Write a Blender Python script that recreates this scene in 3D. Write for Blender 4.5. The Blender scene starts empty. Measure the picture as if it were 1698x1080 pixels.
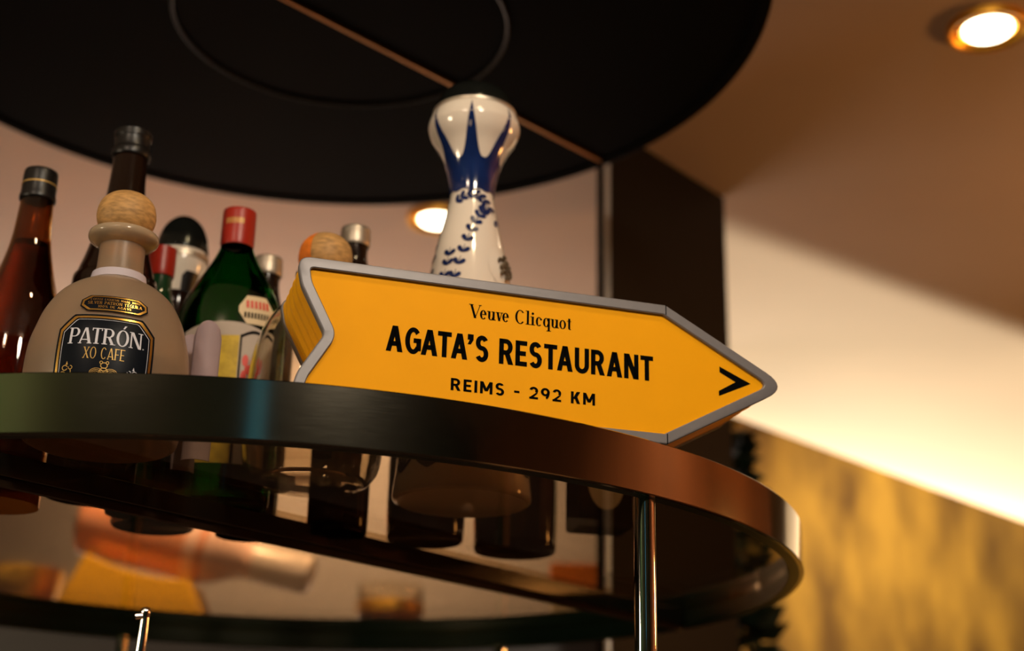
import bpy, bmesh, math, random
from math import sin, cos, pi, radians as R
from mathutils import Vector, Matrix

SC = bpy.context.scene
COL = SC.collection
Z0 = 1.5                      # camera height above the floor; everything below is measured from the camera's level

# ------------------------------------------------------------------ camera
cam = bpy.data.cameras.new('camera')
cam.sensor_fit = 'HORIZONTAL'; cam.sensor_width = 36; cam.lens = 49.99
cam.clip_start = .02; cam.clip_end = 60
cam.dof.use_dof = True; cam.dof.focus_distance = 1.135; cam.dof.aperture_fstop = 3.6; cam.dof.aperture_blades = 0
co = bpy.data.objects.new('camera', cam); COL.objects.link(co)
co.matrix_world = Matrix.Translation((0, 0, Z0)) @ Matrix.Rotation(R(90 + 20.08), 4, 'X') @ Matrix.Rotation(R(1.295), 4, 'Z')
SC.camera = co

# ------------------------------------------------------------------ world, lights, exposure
w = bpy.data.worlds.new('world'); SC.world = w; w.use_nodes = True
w.node_tree.nodes['Background'].inputs[0].default_value = (1, .8, .6, 1)
w.node_tree.nodes['Background'].inputs[1].default_value = .004
SC.view_settings.view_transform = 'Standard'; SC.view_settings.look = 'None'
SC.view_settings.exposure = 0; SC.view_settings.gamma = 1; SC.view_settings.use_curve_mapping = False

def aim(o, target):
    o.rotation_euler = (Vector(target) - Vector(o.location)).to_track_quat('-Z', 'Y').to_euler()

def area(name, loc, target, size, power, color, size_y=None, spread=None):
    l = bpy.data.lights.new(name, 'AREA'); l.energy = power; l.color = color
    if size_y: l.shape = 'RECTANGLE'; l.size = size; l.size_y = size_y
    else: l.shape = 'DISK'; l.size = size
    if spread: l.spread = R(spread)
    o = bpy.data.objects.new(name, l); COL.objects.link(o)
    o.location = (loc[0], loc[1], loc[2] + Z0); aim(o, (target[0], target[1], target[2] + Z0)); return o

def spot(name, loc, target, power, color, angle=70, blend=.6, radius=.03):
    l = bpy.data.lights.new(name, 'SPOT'); l.energy = power; l.color = color
    l.spot_size = R(angle); l.spot_blend = blend; l.shadow_soft_size = radius
    o = bpy.data.objects.new(name, l); COL.objects.link(o)
    o.location = (loc[0], loc[1], loc[2] + Z0); aim(o, (target[0], target[1], target[2] + Z0)); return o

area('front_ceiling_lamp', (.45, -.35, 1.12), (-.05, 1.1, .37), .22, 16, (1, .86, .68))
area('front_left_ceiling_lamp', (-.75, -.45, 1.12), (-.3, 1.15, .4), .18, 6, (1, .78, .58))
spot('bar_downlight', (.1, .72, 1.15), (.0, 1.2, .3), 7, (1, .74, .42), 80, .5, .03)
area('beyond_partition_lamp', (2.0, 8.6, .62), (1.1, 3.6, 1.2), .22, 1500, (1, .82, .54), .035)
area('back_ceiling_fill', (-.75, 3.6, .42), (-.7, 3.2, 1.2), 1.6, 9, (1, .80, .68), .35)  # unseen uplight, added to brighten the ceiling at left
spot('gold_wall_downlight', (1.7, 3.0, 1.17), (1.35, 4.2, .4), 85, (1, .80, .45), 110, .8, .05)
spot('copper_wall_downlight', (1.9, 1.3, 1.17), (2.5, 1.2, .7), 22, (1, .62, .34), 120, .8, .05)
spot('back_bar_fill', (-.62, 2.45, 1.16), (-.62, 2.85, .5), 90, (1, .76, .5), 110, .8, .04)  # no fixture; added to brighten the rose bottle behind the shelf
area('right_ceiling_fill', (2.2, 2.0, .55), (1.5, 2.2, 1.2), .3, 11, (1, .43, .11))  # added uplight out of view, warms the brown ceiling at right
area('front_wall_lamp', (-2.0, -.62, 1.15), (-2.1, -1.13, .95), .2, 9, (1, .88, .45))
area('left_sign_fill', (-2.0, .15, .42), (-.2, 1.1, .37), .25, 10, (1, .80, .54))  # unseen lamp, added to brighten the yellow left side of the sign
spot('back_wall_fill', (-.5, 3.5, 1.17), (-.5, 4.3, .55), 75, (1, .78, .56), 130, .8, .05)  # added fill without a fixture, lifts the wall seen below the glass

# ------------------------------------------------------------------ materials
def mat(name, col, rough=.5, metal=0, trans=0, ior=1.45, var=0, scale=8, coat=0, emit=None, es=0, bump=0, stretch=(1, 1, 1), col2=None, rvar=0, spec=None, aniso=0, sss=0):
    m = bpy.data.materials.new(name); m.use_nodes = True
    nt = m.node_tree; b = nt.nodes['Principled BSDF']
    c4 = (*col, 1)
    b.inputs['Base Color'].default_value = c4
    b.inputs['Roughness'].default_value = rough
    b.inputs['Metallic'].default_value = metal
    b.inputs['Transmission Weight'].default_value = trans
    b.inputs['IOR'].default_value = ior
    b.inputs['Coat Weight'].default_value = coat
    if spec is not None: b.inputs['Specular IOR Level'].default_value = spec
    if aniso: b.inputs['Anisotropic'].default_value = aniso
    if emit: b.inputs['Emission Color'].default_value = (*emit, 1); b.inputs['Emission Strength'].default_value = es
    if var or bump or rvar or col2:
        tc = nt.nodes.new('ShaderNodeTexCoord'); mp = nt.nodes.new('ShaderNodeMapping')
        mp.inputs['Scale'].default_value = stretch
        n = nt.nodes.new('ShaderNodeTexNoise'); n.inputs['Scale'].default_value = scale; n.inputs['Detail'].default_value = 5
        nt.links.new(tc.outputs['Object'], mp.inputs[0]); nt.links.new(mp.outputs[0], n.inputs['Vector'])
        if var or col2:
            mx = nt.nodes.new('ShaderNodeMix'); mx.data_type = 'RGBA'
            mx.inputs['A'].default_value = c4
            d = col2 if col2 else tuple(max(0, x * (1 - var)) for x in col)
            mx.inputs['B'].default_value = (*d, 1)
            rp = nt.nodes.new('ShaderNodeMapRange'); rp.inputs[1].default_value = .35; rp.inputs[2].default_value = .68
            nt.links.new(n.outputs['Fac'], rp.inputs[0]); nt.links.new(rp.outputs[0], mx.inputs['Factor'])
            nt.links.new(mx.outputs['Result'], b.inputs['Base Color'])
        if rvar:
            rr = nt.nodes.new('ShaderNodeMapRange'); rr.inputs[3].default_value = max(0, rough - rvar); rr.inputs[4].default_value = rough + rvar
            nt.links.new(n.outputs['Fac'], rr.inputs[0]); nt.links.new(rr.outputs[0], b.inputs['Roughness'])
        if bump:
            bp = nt.nodes.new('ShaderNodeBump'); bp.inputs['Strength'].default_value = bump; bp.inputs['Distance'].default_value = .002
            nt.links.new(n.outputs['Fac'], bp.inputs['Height']); nt.links.new(bp.outputs[0], b.inputs['Normal'])
    return m

def slab_glass(name, tint, rough=.02):
    # thin flat glass: tinted see-through with a mirror sheen that grows at grazing angles
    m = bpy.data.materials.new(name); m.use_nodes = True; nt = m.node_tree; nt.nodes.clear()
    o = nt.nodes.new('ShaderNodeOutputMaterial'); t = nt.nodes.new('ShaderNodeBsdfTransparent'); g = nt.nodes.new('ShaderNodeBsdfGlossy')
    lw = nt.nodes.new('ShaderNodeLayerWeight'); lw.inputs[0].default_value = .5; mx = nt.nodes.new('ShaderNodeMixShader')
    pw = nt.nodes.new('ShaderNodeMath'); pw.operation = 'POWER'; pw.inputs[1].default_value = 5
    f = nt.nodes.new('ShaderNodeMath'); f.operation = 'MULTIPLY_ADD'; f.inputs[1].default_value = .96; f.inputs[2].default_value = .04
    nt.links.new(lw.outputs['Facing'], pw.inputs[0]); nt.links.new(pw.outputs[0], f.inputs[0])
    t.inputs[0].default_value = (*tint, 1); g.inputs['Roughness'].default_value = rough
    nt.links.new(f.outputs[0], mx.inputs[0]); nt.links.new(t.outputs[0], mx.inputs[1]); nt.links.new(g.outputs[0], mx.inputs[2]); nt.links.new(mx.outputs[0], o.inputs[0])
    return m

M = dict(
    ceiling=mat('ceiling_plaster', (.60, .48, .385), .9, var=.06, scale=3, bump=.05),
    wall=mat('plaster', (.52, .42, .34), .85, var=.06, scale=2),
    green_wall=mat('dark_green_paint', (.012, .050, .034), .7, col2=(.038, .048, .020), scale=1.1),
    copper_wall=mat('copper_panel', (.42, .15, .05), .6, var=.35, scale=1.2, stretch=(1, 3, .4)),
    floor=mat('dark_floor', (.06, .04, .03), .5, var=.3, scale=3),
    gold=mat('gold_mottled', (.56, .34, .060), .6, col2=(.16, .085, .022), scale=4.2, stretch=(1.2, 1.2, .75)),
    panel=mat('dark_panel', (.007, .0045, .003), .5, var=.2, scale=4, spec=.2),
    steel=mat('polished_edge', (.62, .55, .47), .3, metal=.6),
    chrome=mat('chrome', (.86, .84, .82), .06, metal=1),
    rim=mat('brushed_metal', (.36, .32, .25), .11, metal=1, rvar=.02, scale=60, stretch=(1, 1, 30)),
    innerband=mat('black_band_green_reflection', (.006, .020, .014), .3, var=.2, spec=.35),  # black band; the green of its reflection is put into the colour
    counter=mat('brown_counter', (.30, .17, .085), .35, var=.3, scale=4, stretch=(1, 6, 1)),
    black=mat('black_lacquer', (.006, .007, .006), .12, var=.1, scale=6),
    canopy=mat('black_glass', (.006, .0055, .0045), .7, rvar=.05, scale=3, spec=.02),
    canopyrim=mat('dark_bronze', (.030, .018, .011), .45, metal=.3, var=.2),
    bronze=mat('bronze_strip', (.50, .22, .06), .3, metal=1),
    dullring=mat('dull_ring', (.014, .013, .011), .4, spec=.15),
    smoke=slab_glass('smoked_glass', (.84, .77, .66)),
    yellow=mat('yellow_enamel', (.96, .41, .0), .6, var=.02, scale=40, spec=.15),
    yellowmetal=mat('yellow_metal', (.95, .45, .006), .5, var=.03, scale=30, spec=.3),
    silver=mat('silver_paint', (.205, .192, .200), .42, metal=.2, var=.06, scale=90),
    ink=mat('black_print', (.004, .004, .004), .8, var=.1, spec=0),
    frost=mat('frosted_glass', (.90, .70, .50), .38, trans=.85, ior=1.35, var=.05, scale=20),
    clear=mat('clear_glass', (.90, .84, .72), .02, trans=1, ior=1.45, rvar=.01),
    coffee=mat('coffee_liqueur', (.13, .055, .02), .15, trans=.7, var=.1),
    lip=mat('pale_lip_glass', (.78, .60, .40), .15, trans=.6, ior=1.4, var=.05),
    cork=mat('cork', (.52, .29, .10), .75, var=.55, scale=160, bump=.3),
    corkball=mat('cork_ball', (.56, .31, .105), .6, var=.45, scale=120, bump=.2, stretch=(1, 1, 3)),
    ribbon=mat('lilac_ribbon', (.50, .45, .52), .6, var=.06),
    label=mat('navy_black_label', (.004, .006, .010), .35, var=.1, spec=.12),
    goldfoil=mat('gold_foil', (.86, .52, .13), .25, metal=1, rvar=.05, scale=50),
    goldprint=mat('gold_print', (.58, .36, .10), .45, metal=.4, var=.15, scale=60),
    silverprint=mat('pale_print', (.62, .62, .70), .5, var=.05),
    amber=mat('amber_glass', (.42, .18, .04), .03, trans=1, ior=1.45, rvar=.02),
    ambliq=mat('amber_drink', (.48, .19, .03), .02, trans=1, ior=1.33, rvar=.01),
    darkglass=mat('dark_brown_glass', (.010, .004, .002), .08, rvar=.02, spec=.35),
    greenglass=mat('green_glass', (.015, .20, .035), .03, trans=1, ior=1.48, rvar=.02),
    greendark=mat('deep_green_glass', (.006, .035, .012), .05, coat=.3, rvar=.02),
    blackcap=mat('black_cap', (.006, .005, .005), .35, var=.1),
    redcap=mat('red_cap', (.36, .017, .006), .35, var=.1),
    silvercap=mat('silver_cap', (.50, .43, .35), .42, metal=.8, rvar=.05),
    creamlab=mat('cream_label', (.66, .50, .30), .6, var=.08),
    palelab=mat('pale_label', (.42, .34, .28), .6, var=.08),
    yellab=mat('yellow_label', (.60, .40, .03), .6, var=.3, scale=120),
    redprint=mat('red_print', (.60, .035, .015), .5, var=.1),
    orange=mat('orange_seal', (.85, .21, .015), .6, var=.25, scale=150),
    ceramic=mat('white_ceramic', (.74, .66, .58), .12, coat=.5, var=.03, scale=10),
    blue=mat('cobalt_glaze', (.008, .022, .11), .12, coat=.5, var=.35, scale=40),
    pewter=mat('pewter', (.16, .12, .08), .4, metal=.8, var=.6, scale=200, bump=.8),
    dome=mat('dark_metal_dome', (.020, .022, .020), .18, metal=.7, rvar=.05),
    tag=mat('mauve_card', (.32, .235, .25), .7, var=.10, scale=30),
    rose=mat('rose_glass', (.90, .33, .15), .25, trans=.15, coat=.5, var=.08),
    roselab=mat('rose_label', (.86, .50, .36), .5, var=.10),
    foil=mat('pale_foil', (.92, .70, .55), .3, metal=.3, var=.1, scale=50),
    cabinet=mat('dark_walnut', (.030, .016, .010), .4, var=.4, scale=5, stretch=(1, 1, 6)),
    leaf=mat('dark_leaf', (.010, .022, .010), .5, var=.4, scale=9),
    bark=mat('bark', (.05, .03, .02), .8, var=.3),
    pot=mat('black_pot', (.010, .010, .010), .4, var=.1),
    lampgold=mat('brass_trim', (.90, .47, .06), .42, metal=1, rvar=.05),
    lamp=mat('lit_lamp', (1, 1, 1), .5, emit=(1, .86, .60), es=9, var=.01),
    teal=mat('teal_glow', (.02, .2, .3), .3, emit=(.012, .12, .19), es=1.0, var=.1),
)

# ------------------------------------------------------------------ mesh helpers
class MB:
    def __init__(s): s.v = []; s.f = []
    def add(s, vs, fs):
        n = len(s.v); s.v += [tuple(v) for v in vs]; s.f += [tuple(i + n for i in f) for f in fs]; return s
    def lathe(s, prof, n=64, c=(0, 0, 0), sx=1, sy=1):
        vs = []; fs = []; k = len(prof)
        for r, z in prof:
            for i in range(n):
                a = 2 * pi * i / n; vs.append((c[0] + sx * r * cos(a), c[1] + sy * r * sin(a), c[2] + z))
        for j in range(k - 1):
            for i in range(n):
                i2 = (i + 1) % n; fs.append((j * n + i, j * n + i2, (j + 1) * n + i2, (j + 1) * n + i))
        if prof[0][0] > 1e-5 and prof[0] != prof[-1]: fs.append(tuple(range(n - 1, -1, -1)))
        if prof[-1][0] > 1e-5 and prof[0] != prof[-1]: fs.append(tuple((k - 1) * n + i for i in range(n)))
        return s.add(vs, fs)
    def box(s, lo, hi):
        x0, y0, z0 = lo; x1, y1, z1 = hi
        return s.add([(x0, y0, z0), (x1, y0, z0), (x1, y1, z0), (x0, y1, z0), (x0, y0, z1), (x1, y0, z1), (x1, y1, z1), (x0, y1, z1)],
                     [(3, 2, 1, 0), (4, 5, 6, 7), (0, 1, 5, 4), (1, 2, 6, 5), (2, 3, 7, 6), (3, 0, 4, 7)])
    def obox(s, p, q, width, z0, z1, off=0):       # box along p->q in plan, thickness to its left
        d = Vector((q[0] - p[0], q[1] - p[1])).normalized(); n = Vector((-d.y, d.x))
        a = Vector(p[:2]) + n * off; b = Vector(q[:2]) + n * off
        pts = [a, b, b + n * width, a + n * width]
        return s.add([(*t, z0) for t in pts] + [(*t, z1) for t in pts], [(3, 2, 1, 0), (4, 5, 6, 7), (0, 1, 5, 4), (1, 2, 6, 5), (2, 3, 7, 6), (3, 0, 4, 7)])
    def tube(s, pts, rad, n=16):
        pts = [Vector(p) for p in pts]; rads = rad if isinstance(rad, (list, tuple)) else [rad] * len(pts)
        vs = []; fs = []
        for i, p in enumerate(pts):
            t = (pts[min(i + 1, len(pts) - 1)] - pts[max(i - 1, 0)]).normalized()
            u = t.cross(Vector((0, 0, 1)) if abs(t.z) < .9 else Vector((1, 0, 0))).normalized(); v = t.cross(u)
            for k in range(n):
                a = 2 * pi * k / n; vs.append(p + (u * cos(a) + v * sin(a)) * rads[i])
        for j in range(len(pts) - 1):
            for k in range(n):
                k2 = (k + 1) % n; fs.append((j * n + k, j * n + k2, (j + 1) * n + k2, (j + 1) * n + k))
        fs.append(tuple(range(n - 1, -1, -1))); fs.append(tuple((len(pts) - 1) * n + k for k in range(n)))
        return s.add(vs, fs)
    def build(s, name, m, parent=None, smooth=40, bevel=0):
        me = bpy.data.meshes.new(name); me.from_pydata(s.v, [], s.f)
        bm = bmesh.new(); bm.from_mesh(me); bmesh.ops.remove_doubles(bm, verts=bm.verts, dist=1e-6)
        bmesh.ops.recalc_face_normals(bm, faces=bm.faces); bm.to_mesh(me); bm.free()
        me.materials.append(M[m] if isinstance(m, str) else m)
        if smooth:
            me.shade_smooth(); me.set_sharp_from_angle(angle=R(smooth))
        o = bpy.data.objects.new(name, me); COL.objects.link(o)
        if parent is not None: o.parent = parent
        if bevel:
            b = o.modifiers.new('bevel', 'BEVEL'); b.width = bevel; b.segments = 3; b.limit_method = 'ANGLE'
        return o

def tag(o, label, cat, group=None):
    o['label'] = label; o['category'] = cat
    if group: o['group'] = group
    return o
def thing(name, label, cat, loc=(0, 0, 0), group=None, rz=0):
    o = bpy.data.objects.new(name, None); COL.objects.link(o); o.location = loc; o.rotation_euler.z = rz
    o.empty_display_size = .05
    return tag(o, label, cat, group)
def struct(o): o['kind'] = 'structure'; return o

def smoothprof(p, sub=6):       # Catmull-Rom through profile points
    out = []
    for i in range(len(p) - 1):
        p0 = p[max(i - 1, 0)]; p1 = p[i]; p2 = p[i + 1]; p3 = p[min(i + 2, len(p) - 1)]
        for k in range(sub):
            t = k / sub
            f = lambda a, b, c, d: .5 * (2 * b + (c - a) * t + (2 * a - 5 * b + 4 * c - d) * t * t + (3 * b - a - 3 * c + d) * t ** 3)
            out.append((max(0, f(p0[0], p1[0], p2[0], p3[0])), f(p0[1], p1[1], p2[1], p3[1])))
    out.append(p[-1]); return out
def rad_at(prof, h):
    for (r0, z0), (r1, z1) in zip(prof, prof[1:]):
        if z0 <= h <= z1 and z1 > z0: return r0 + (r1 - r0) * (h - z0) / (z1 - z0)
    return prof[-1][0]
def inner(prof, t, floor=.006, top=None):
    z0 = prof[0][1] + floor
    q = [(max(r - t, .001), z) for r, z in prof if z > z0 and (top is None or z < top)]
    return [(0, z0), (max(rad_at(prof, z0) - t, .001), z0)] + q

# ------------------------------------------------------------------ lettering drawn as polygons, cell height 1
def ring(cx, cy, rx, ry, a0, a1, tw, th, n=None):
    n = n or max(4, int(abs(a1 - a0) / 9)); out = []
    for i in range(n):
        a, b = R(a0 + (a1 - a0) * i / n), R(a0 + (a1 - a0) * (i + 1) / n)
        out.append([(cx + rx * cos(a), cy + ry * sin(a)), (cx + rx * cos(b), cy + ry * sin(b)),
                    (cx + (rx - tw) * cos(b), cy + (ry - th) * sin(b)), (cx + (rx - tw) * cos(a), cy + (ry - th) * sin(a))])
    return out
def vb(x, y0, y1, t): return [[(x, y0), (x + t, y0), (x + t, y1), (x, y1)]]
def hb(x0, x1, y, t): return [[(x0, y), (x1, y), (x1, y + t), (x0, y + t)]]
def dg(x0, y0, x1, y1, t): return [[(x0, y0), (x0 + t, y0), (x1 + t, y1), (x1, y1)]]
def glyph(c, w, h, thin, serif):
    """polygons and advance width; w stem, h bar, thin = the light diagonal's stem"""
    W = .62; s = []
    if c == 'A': W = .74; s = dg(0, 0, W / 2 - w * .55, 1, thin * 1.05) + dg(W - w * 1.08, 0, W / 2 - w * .5, 1, w * 1.08) + hb(W * .2, W * .8, .22, h)
    elif c == 'B': W = .62; s = vb(0, 0, 1, w) + hb(0, W * .5, 0, h) + hb(0, W * .5, 1 - h, h) + hb(0, W * .5, .5 - h / 2, h) + ring(W * .5, .74, W * .45, .26, -90, 90, w, h) + ring(W * .5, .26 + h / 4, W * .5, .26 + h / 4, -90, 90, w, h)
    elif c == 'C': W = .70; s = ring(W / 2, .5, W / 2, .52, 42, 318, w, h)
    elif c == 'D': W = .68; s = vb(0, 0, 1, w) + hb(0, W * .4, 0, h) + hb(0, W * .4, 1 - h, h) + ring(W * .4, .5, W * .6, .5, -90, 90, w, h)
    elif c == 'E': W = .54; s = vb(0, 0, 1, w) + hb(0, W, 0, h) + hb(0, W * .9, .5 - h / 2, h) + hb(0, W, 1 - h, h)
    elif c == 'F': W = .52; s = vb(0, 0, 1, w) + hb(0, W * .88, .48 - h / 2, h) + hb(0, W, 1 - h, h)
    elif c == 'G': W = .72; s = ring(W / 2, .5, W / 2, .52, 42, 322, w, h) + hb(W * .52, W - w * .08, .42, h) + vb(W - w * 1.02, .12, .42 + h, w)
    elif c == 'H': W = .66; s = vb(0, 0, 1, w) + vb(W - w, 0, 1, w) + hb(0, W, .5 - h / 2, h)
    elif c == 'I': W = w; s = vb(0, 0, 1, w)
    elif c == 'K': W = .66; s = vb(0, 0, 1, w) + dg(w * .6, .38, W - thin * 1.35, 1, thin * 1.3) + dg(W - w * 1.3, 0, W * .34, .55, w * 1.2)
    elif c == 'L': W = .52; s = vb(0, 0, 1, w) + hb(0, W, 0, h)
    elif c == 'M': W = .84; s = vb(0, 0, 1, thin) + vb(W - w, 0, 1, w) + dg(W / 2 - w * .55, .22, 0, 1, w * 1.1) + dg(W / 2 - thin * .55, .22, W - thin * 1.1, 1, thin * 1.1)
    elif c == 'N': W = .70; s = vb(0, 0, 1, thin) + vb(W - thin, 0, 1, thin) + dg(W - w * 1.2, 0, 0, 1, w * 1.2)
    elif c in 'OÓQ0':
        W = .60 if c == '0' else .76
        s = ring(W / 2, .5, W / 2, .52, 0, 360, w, h)
        if c == 'Ó': s += [[(W * .46, 1.09), (W * .58, 1.09), (W * .78, 1.30), (W * .60, 1.30)]]
        if c == 'Q': s += dg(W * .85, -.12, W * .5, .22, w * .9)
    elif c in 'PR':
        W = .62; r = .27 + h / 4
        s = vb(0, 0, 1, w) + hb(0, W * .5, 1 - h, h) + hb(0, W * .5, 1 - 2 * r, h) + ring(W * .5, 1 - r, W * .5, r, -90, 90, w, h)
        if c == 'R': W = .66; s += dg(W - w * 1.12, 0, W * .36, 1 - 2 * r + h * .5, w * 1.12)
    elif c == 'S':
        W = .60; yc = .52
        ru = (1.02 - yc + h / 2) / 2; rl = (yc + h / 2 + .02) / 2
        s = ring(W / 2, 1.02 - ru, W * .48, ru, 28, 270, w, h) + ring(W / 2, rl - .02, W / 2, rl, 90, -152, w, h)
    elif c == 'T': W = .62; s = vb(W / 2 - w / 2, 0, 1, w) + hb(0, W, 1 - h, h)
    elif c == 'U': W = .68; s = vb(0, .3, 1, w) + vb(W - thin, .3, 1, thin) + ring(W / 2, .32, W / 2, .34, 180, 360, (w + thin) / 2, h)
    elif c == 'V': W = .72; s = dg(W / 2 - w * .5, 0, 0, 1, w * 1.08) + dg(W / 2 - thin * .5, 0, W - thin * 1.05, 1, thin * 1.05)
    elif c == 'W': W = 1.0; s = dg(.25 - w * .3, 0, 0, 1, w) + dg(.25 - thin * .3, 0, .5 - thin * .5, 1, thin) + dg(.75 - w * .6, 0, .5 - w * .5, 1, w) + dg(.75 - thin * .6, 0, 1 - thin, 1, thin)
    elif c == 'X': W = .70; s = dg(0, 0, W - thin * 1.2, 1, thin * 1.2) + dg(W - w * 1.25, 0, 0, 1, w * 1.25)
    elif c == '1': W = .34; s = vb(W - w, 0, 1, w) + dg(0, .74, W - w, 1 - .02, w * .7)
    elif c == '2': W = .60; s = ring(W / 2, .70, W / 2, .32, 165, -38, w, h) + [[(0, h * .6), (w * 1.25, h * .6), (W * .98, .52), (W * .72, .52)]] + hb(0, W, 0, h)
    elif c == '9': W = .62; s = ring(W / 2, .68, W / 2, .34, 0, 360, w, h) + ring(W * .38, .70, W * .62, .70, 2, -62, w, h)
    elif c == '%': W = .8; s = ring(.2, .76, .2, .24, 0, 360, w * .6, h * .8) + ring(.6, .24, .2, .24, 0, 360, w * .6, h * .8) + dg(.12, 0, .56, 1, w * .6)
    elif c == '-': W = .36; s = hb(0, W, .36, h)
    elif c == '.': W = w; s = vb(0, 0, h, w)
    elif c == ',': W = w; s = vb(0, 0, h, w)
    elif c == '’':
        W = w * 1.25; s = [[(0, .80), (W, .80), (W, 1.02), (0, 1.02)], [(W * .35, .80), (W, .80), (W * .55, .62), (0, .62)]]
    elif c == 'e': W = .46; s = ring(W / 2, .32, W / 2, .34, 0, 318, w, h) + hb(W * .18, W * .97, .32, h)
    elif c == 'c': W = .44; s = ring(W / 2, .32, W / 2, .34, 50, 315, w, h) + ring(W * .84, .50, .07, .07, 0, 360, .07, .07)
    elif c == 'o': W = .48; s = ring(W / 2, .32, W / 2, .34, 0, 360, w * .92, h)
    elif c == 'v': W = .46; s = dg(W / 2 - w * .5, 0, .02, .64, w) + dg(W / 2 - thin * .5, 0, W - .08, .64, thin * 1.1) + hb(-.04, .24, .64 - h, h) + hb(W - .18, W + .03, .64 - h, h)
    elif c == 'u': W = .52; s = vb(.04, .2, .64, w) + vb(W - w - .03, 0, .64, w) + ring(W / 2 - .02, .2, W / 2 - .06, .22, 180, 360, w * .9, h) + hb(-.05, .1, .64 - h, h) + hb(W - w - .11, W - w, .64 - h, h) + hb(W - .05, W + .05, 0, h)
    elif c == 'l': W = w + .12; s = vb(.05, 0, 1.04, w) + hb(-.03, W + .03, 0, h) + hb(-.04, .1, 1.04 - h, h)
    elif c == 'i': W = w + .12; s = vb(.05, 0, .64, w) + hb(-.03, W + .03, 0, h) + hb(-.04, .1, .64 - h, h) + ring(.05 + w / 2, .86, .085, .085, 0, 360, .085, .085)
    elif c == 'q': W = .50; s = ring(W / 2 - .02, .32, W / 2 - .02, .34, 20, 340, w, h) + vb(W - w - .01, -.32, .66, w) + hb(W - w - .09, W + .07, -.32, h)
    elif c == 't': W = .34; s = vb(.08, .10, .82, w) + hb(0, W - .04, .64 - h, h) + ring(.08 + .13, .14, .13, .16, 180, 310, w, h * 1.3)
    elif c == ' ': return [], .30
    if serif and c in 'ABDEFHIKLMNPRTUVWX':
        sh = h * .85; e = w * .55
        feet = {'A': [(-e * .6, thin + e), (W - w - e, W + e * .6)], 'T': [(W / 2 - w / 2 - e, W / 2 + w / 2 + e)], 'N': [(-e, thin + e)], 'U': [], 'V': [],
                'W': [], 'X': [(-e, thin + e), (W - w - e, W + e)], 'M': [(-e, thin + e), (W - w - e, W + e)], 'H': [(-e, w + e), (W - w - e, W + e)],
                'K': [(-e, w + e), (W - w - e, W + e)], 'R': [(-e, w + e), (W - w - e, W + e)]}.get(c, [(-e, w + e)])
        tops = {'V': [(-e, w + e), (W - thin - e, W + e)], 'U': [(-e, w + e), (W - w, W + e)], 'W': [(-e, w + e), (1 - w, 1 + e)], 'X': [(-e, w + e), (W - w - e, W + e)],
                'M': [(-e, w), (W - w, W + e)], 'N': [(-e, w), (W - w - e, W + e)], 'H': [(-e, w + e), (W - w - e, W + e)], 'K': [(-e, w + e), (W - w - e, W + e)],
                'A': [], 'T': []}.get(c, [(-e, w)])
        for a, b in feet: s = s + hb(a, b, 0, sh)
        for a, b in tops: s = s + hb(a, b, 1 - sh, sh)
        if c == 'T': s = s + vb(0, 1 - h * 3, 1, h) + vb(W - h, 1 - h * 3, 1, h)
    return s, W
def text_polys(txt, w, h, thin=None, serif=False, track=.14, aspect=1):
    thin = thin if thin is not None else w
    x = 0; out = []
    for i, c in enumerate(txt):
        ps, W = glyph(c, w, h, thin, serif)
        for p in ps: out.append([(x + a, b) for a, b in p])
        kern = track
        nx = txt[i + 1] if i + 1 < len(txt) else ''
        if c + nx in ('AT', 'TA', 'A’', 'Ve', 've', 'PA', 'GA'): kern = track - .10
        x += W + kern
    return out, x - track
def place(polys, width0, box, fn, mb, sub=1):
    """fit the text to box=(x0, x1, baseline, cap height), then map (x, y) with fn to 3-D"""
    x0, x1, y0, hh = box; sx = (x1 - x0) / width0
    for p in polys:
        q = [(x0 + a * sx, y0 + b * hh) for a, b in p]
        vs = [fn(a, b) for a, b in q]; mb.add(vs, [tuple(range(len(vs)))])
    return mb
def polygrid(mb, fn, x0, x1, y0, y1, nx, ny):
    vs = [fn(x0 + (x1 - x0) * i / nx, y0 + (y1 - y0) * j / ny) for j in range(ny + 1) for i in range(nx + 1)]
    mb.add(vs, [(j * (nx + 1) + i, j * (nx + 1) + i + 1, (j + 1) * (nx + 1) + i + 1, (j + 1) * (nx + 1) + i) for j in range(ny) for i in range(nx)])
def strip(mb, fn, lo, hi, n=28):      # surface between two curves lo(x), hi(x) given as lists of (x, y0, y1)
    vs = []; fs = []; m = 10
    for (x, a, b) in lo:
        for j in range(m + 1): vs.append(fn(x, a + (b - a) * j / m))
    for i in range(len(lo) - 1):
        for j in range(m):
            k = i * (m + 1) + j; fs.append((k, k + m + 1, k + m + 2, k + 1))
    mb.add(vs, fs)

# ================================================================== the room
CEIL = 1.2
struct(MB().box((-4.2, -1.15, CEIL), (7.5, 9.5, CEIL + .1)).build('ceiling', 'ceiling', smooth=0))
struct(MB().box((-4.2, -1.15, -Z0 - .1), (7.5, 9.5, -Z0)).build('floor', 'floor', smooth=0))
struct(MB().box((-4.2, -1.25, -Z0), (7.5, -1.15, CEIL)).build('wall_front', 'green_wall', smooth=0))
struct(MB().box((-4.2, -1.15, -Z0), (-4.1, 4.3, CEIL)).build('wall_left', 'green_wall', smooth=0))
struct(MB().box((-4.2, 4.3, -Z0), (.52, 4.4, CEIL)).build('wall_back', 'wall', smooth=0))
struct(MB().box((.44, 3.42, -Z0), (.52, 4.3, CEIL)).build('wall_return', 'wall', smooth=0))
struct(MB().box((2.5, -1.15, -Z0), (2.6, 3.3, CEIL)).build('wall_right', 'copper_wall', smooth=0))
struct(MB().obox((.46, 3.40), (3.6, 6.54), .06, -Z0, 1.05).build('wall_partition', 'gold', smooth=0))
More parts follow.
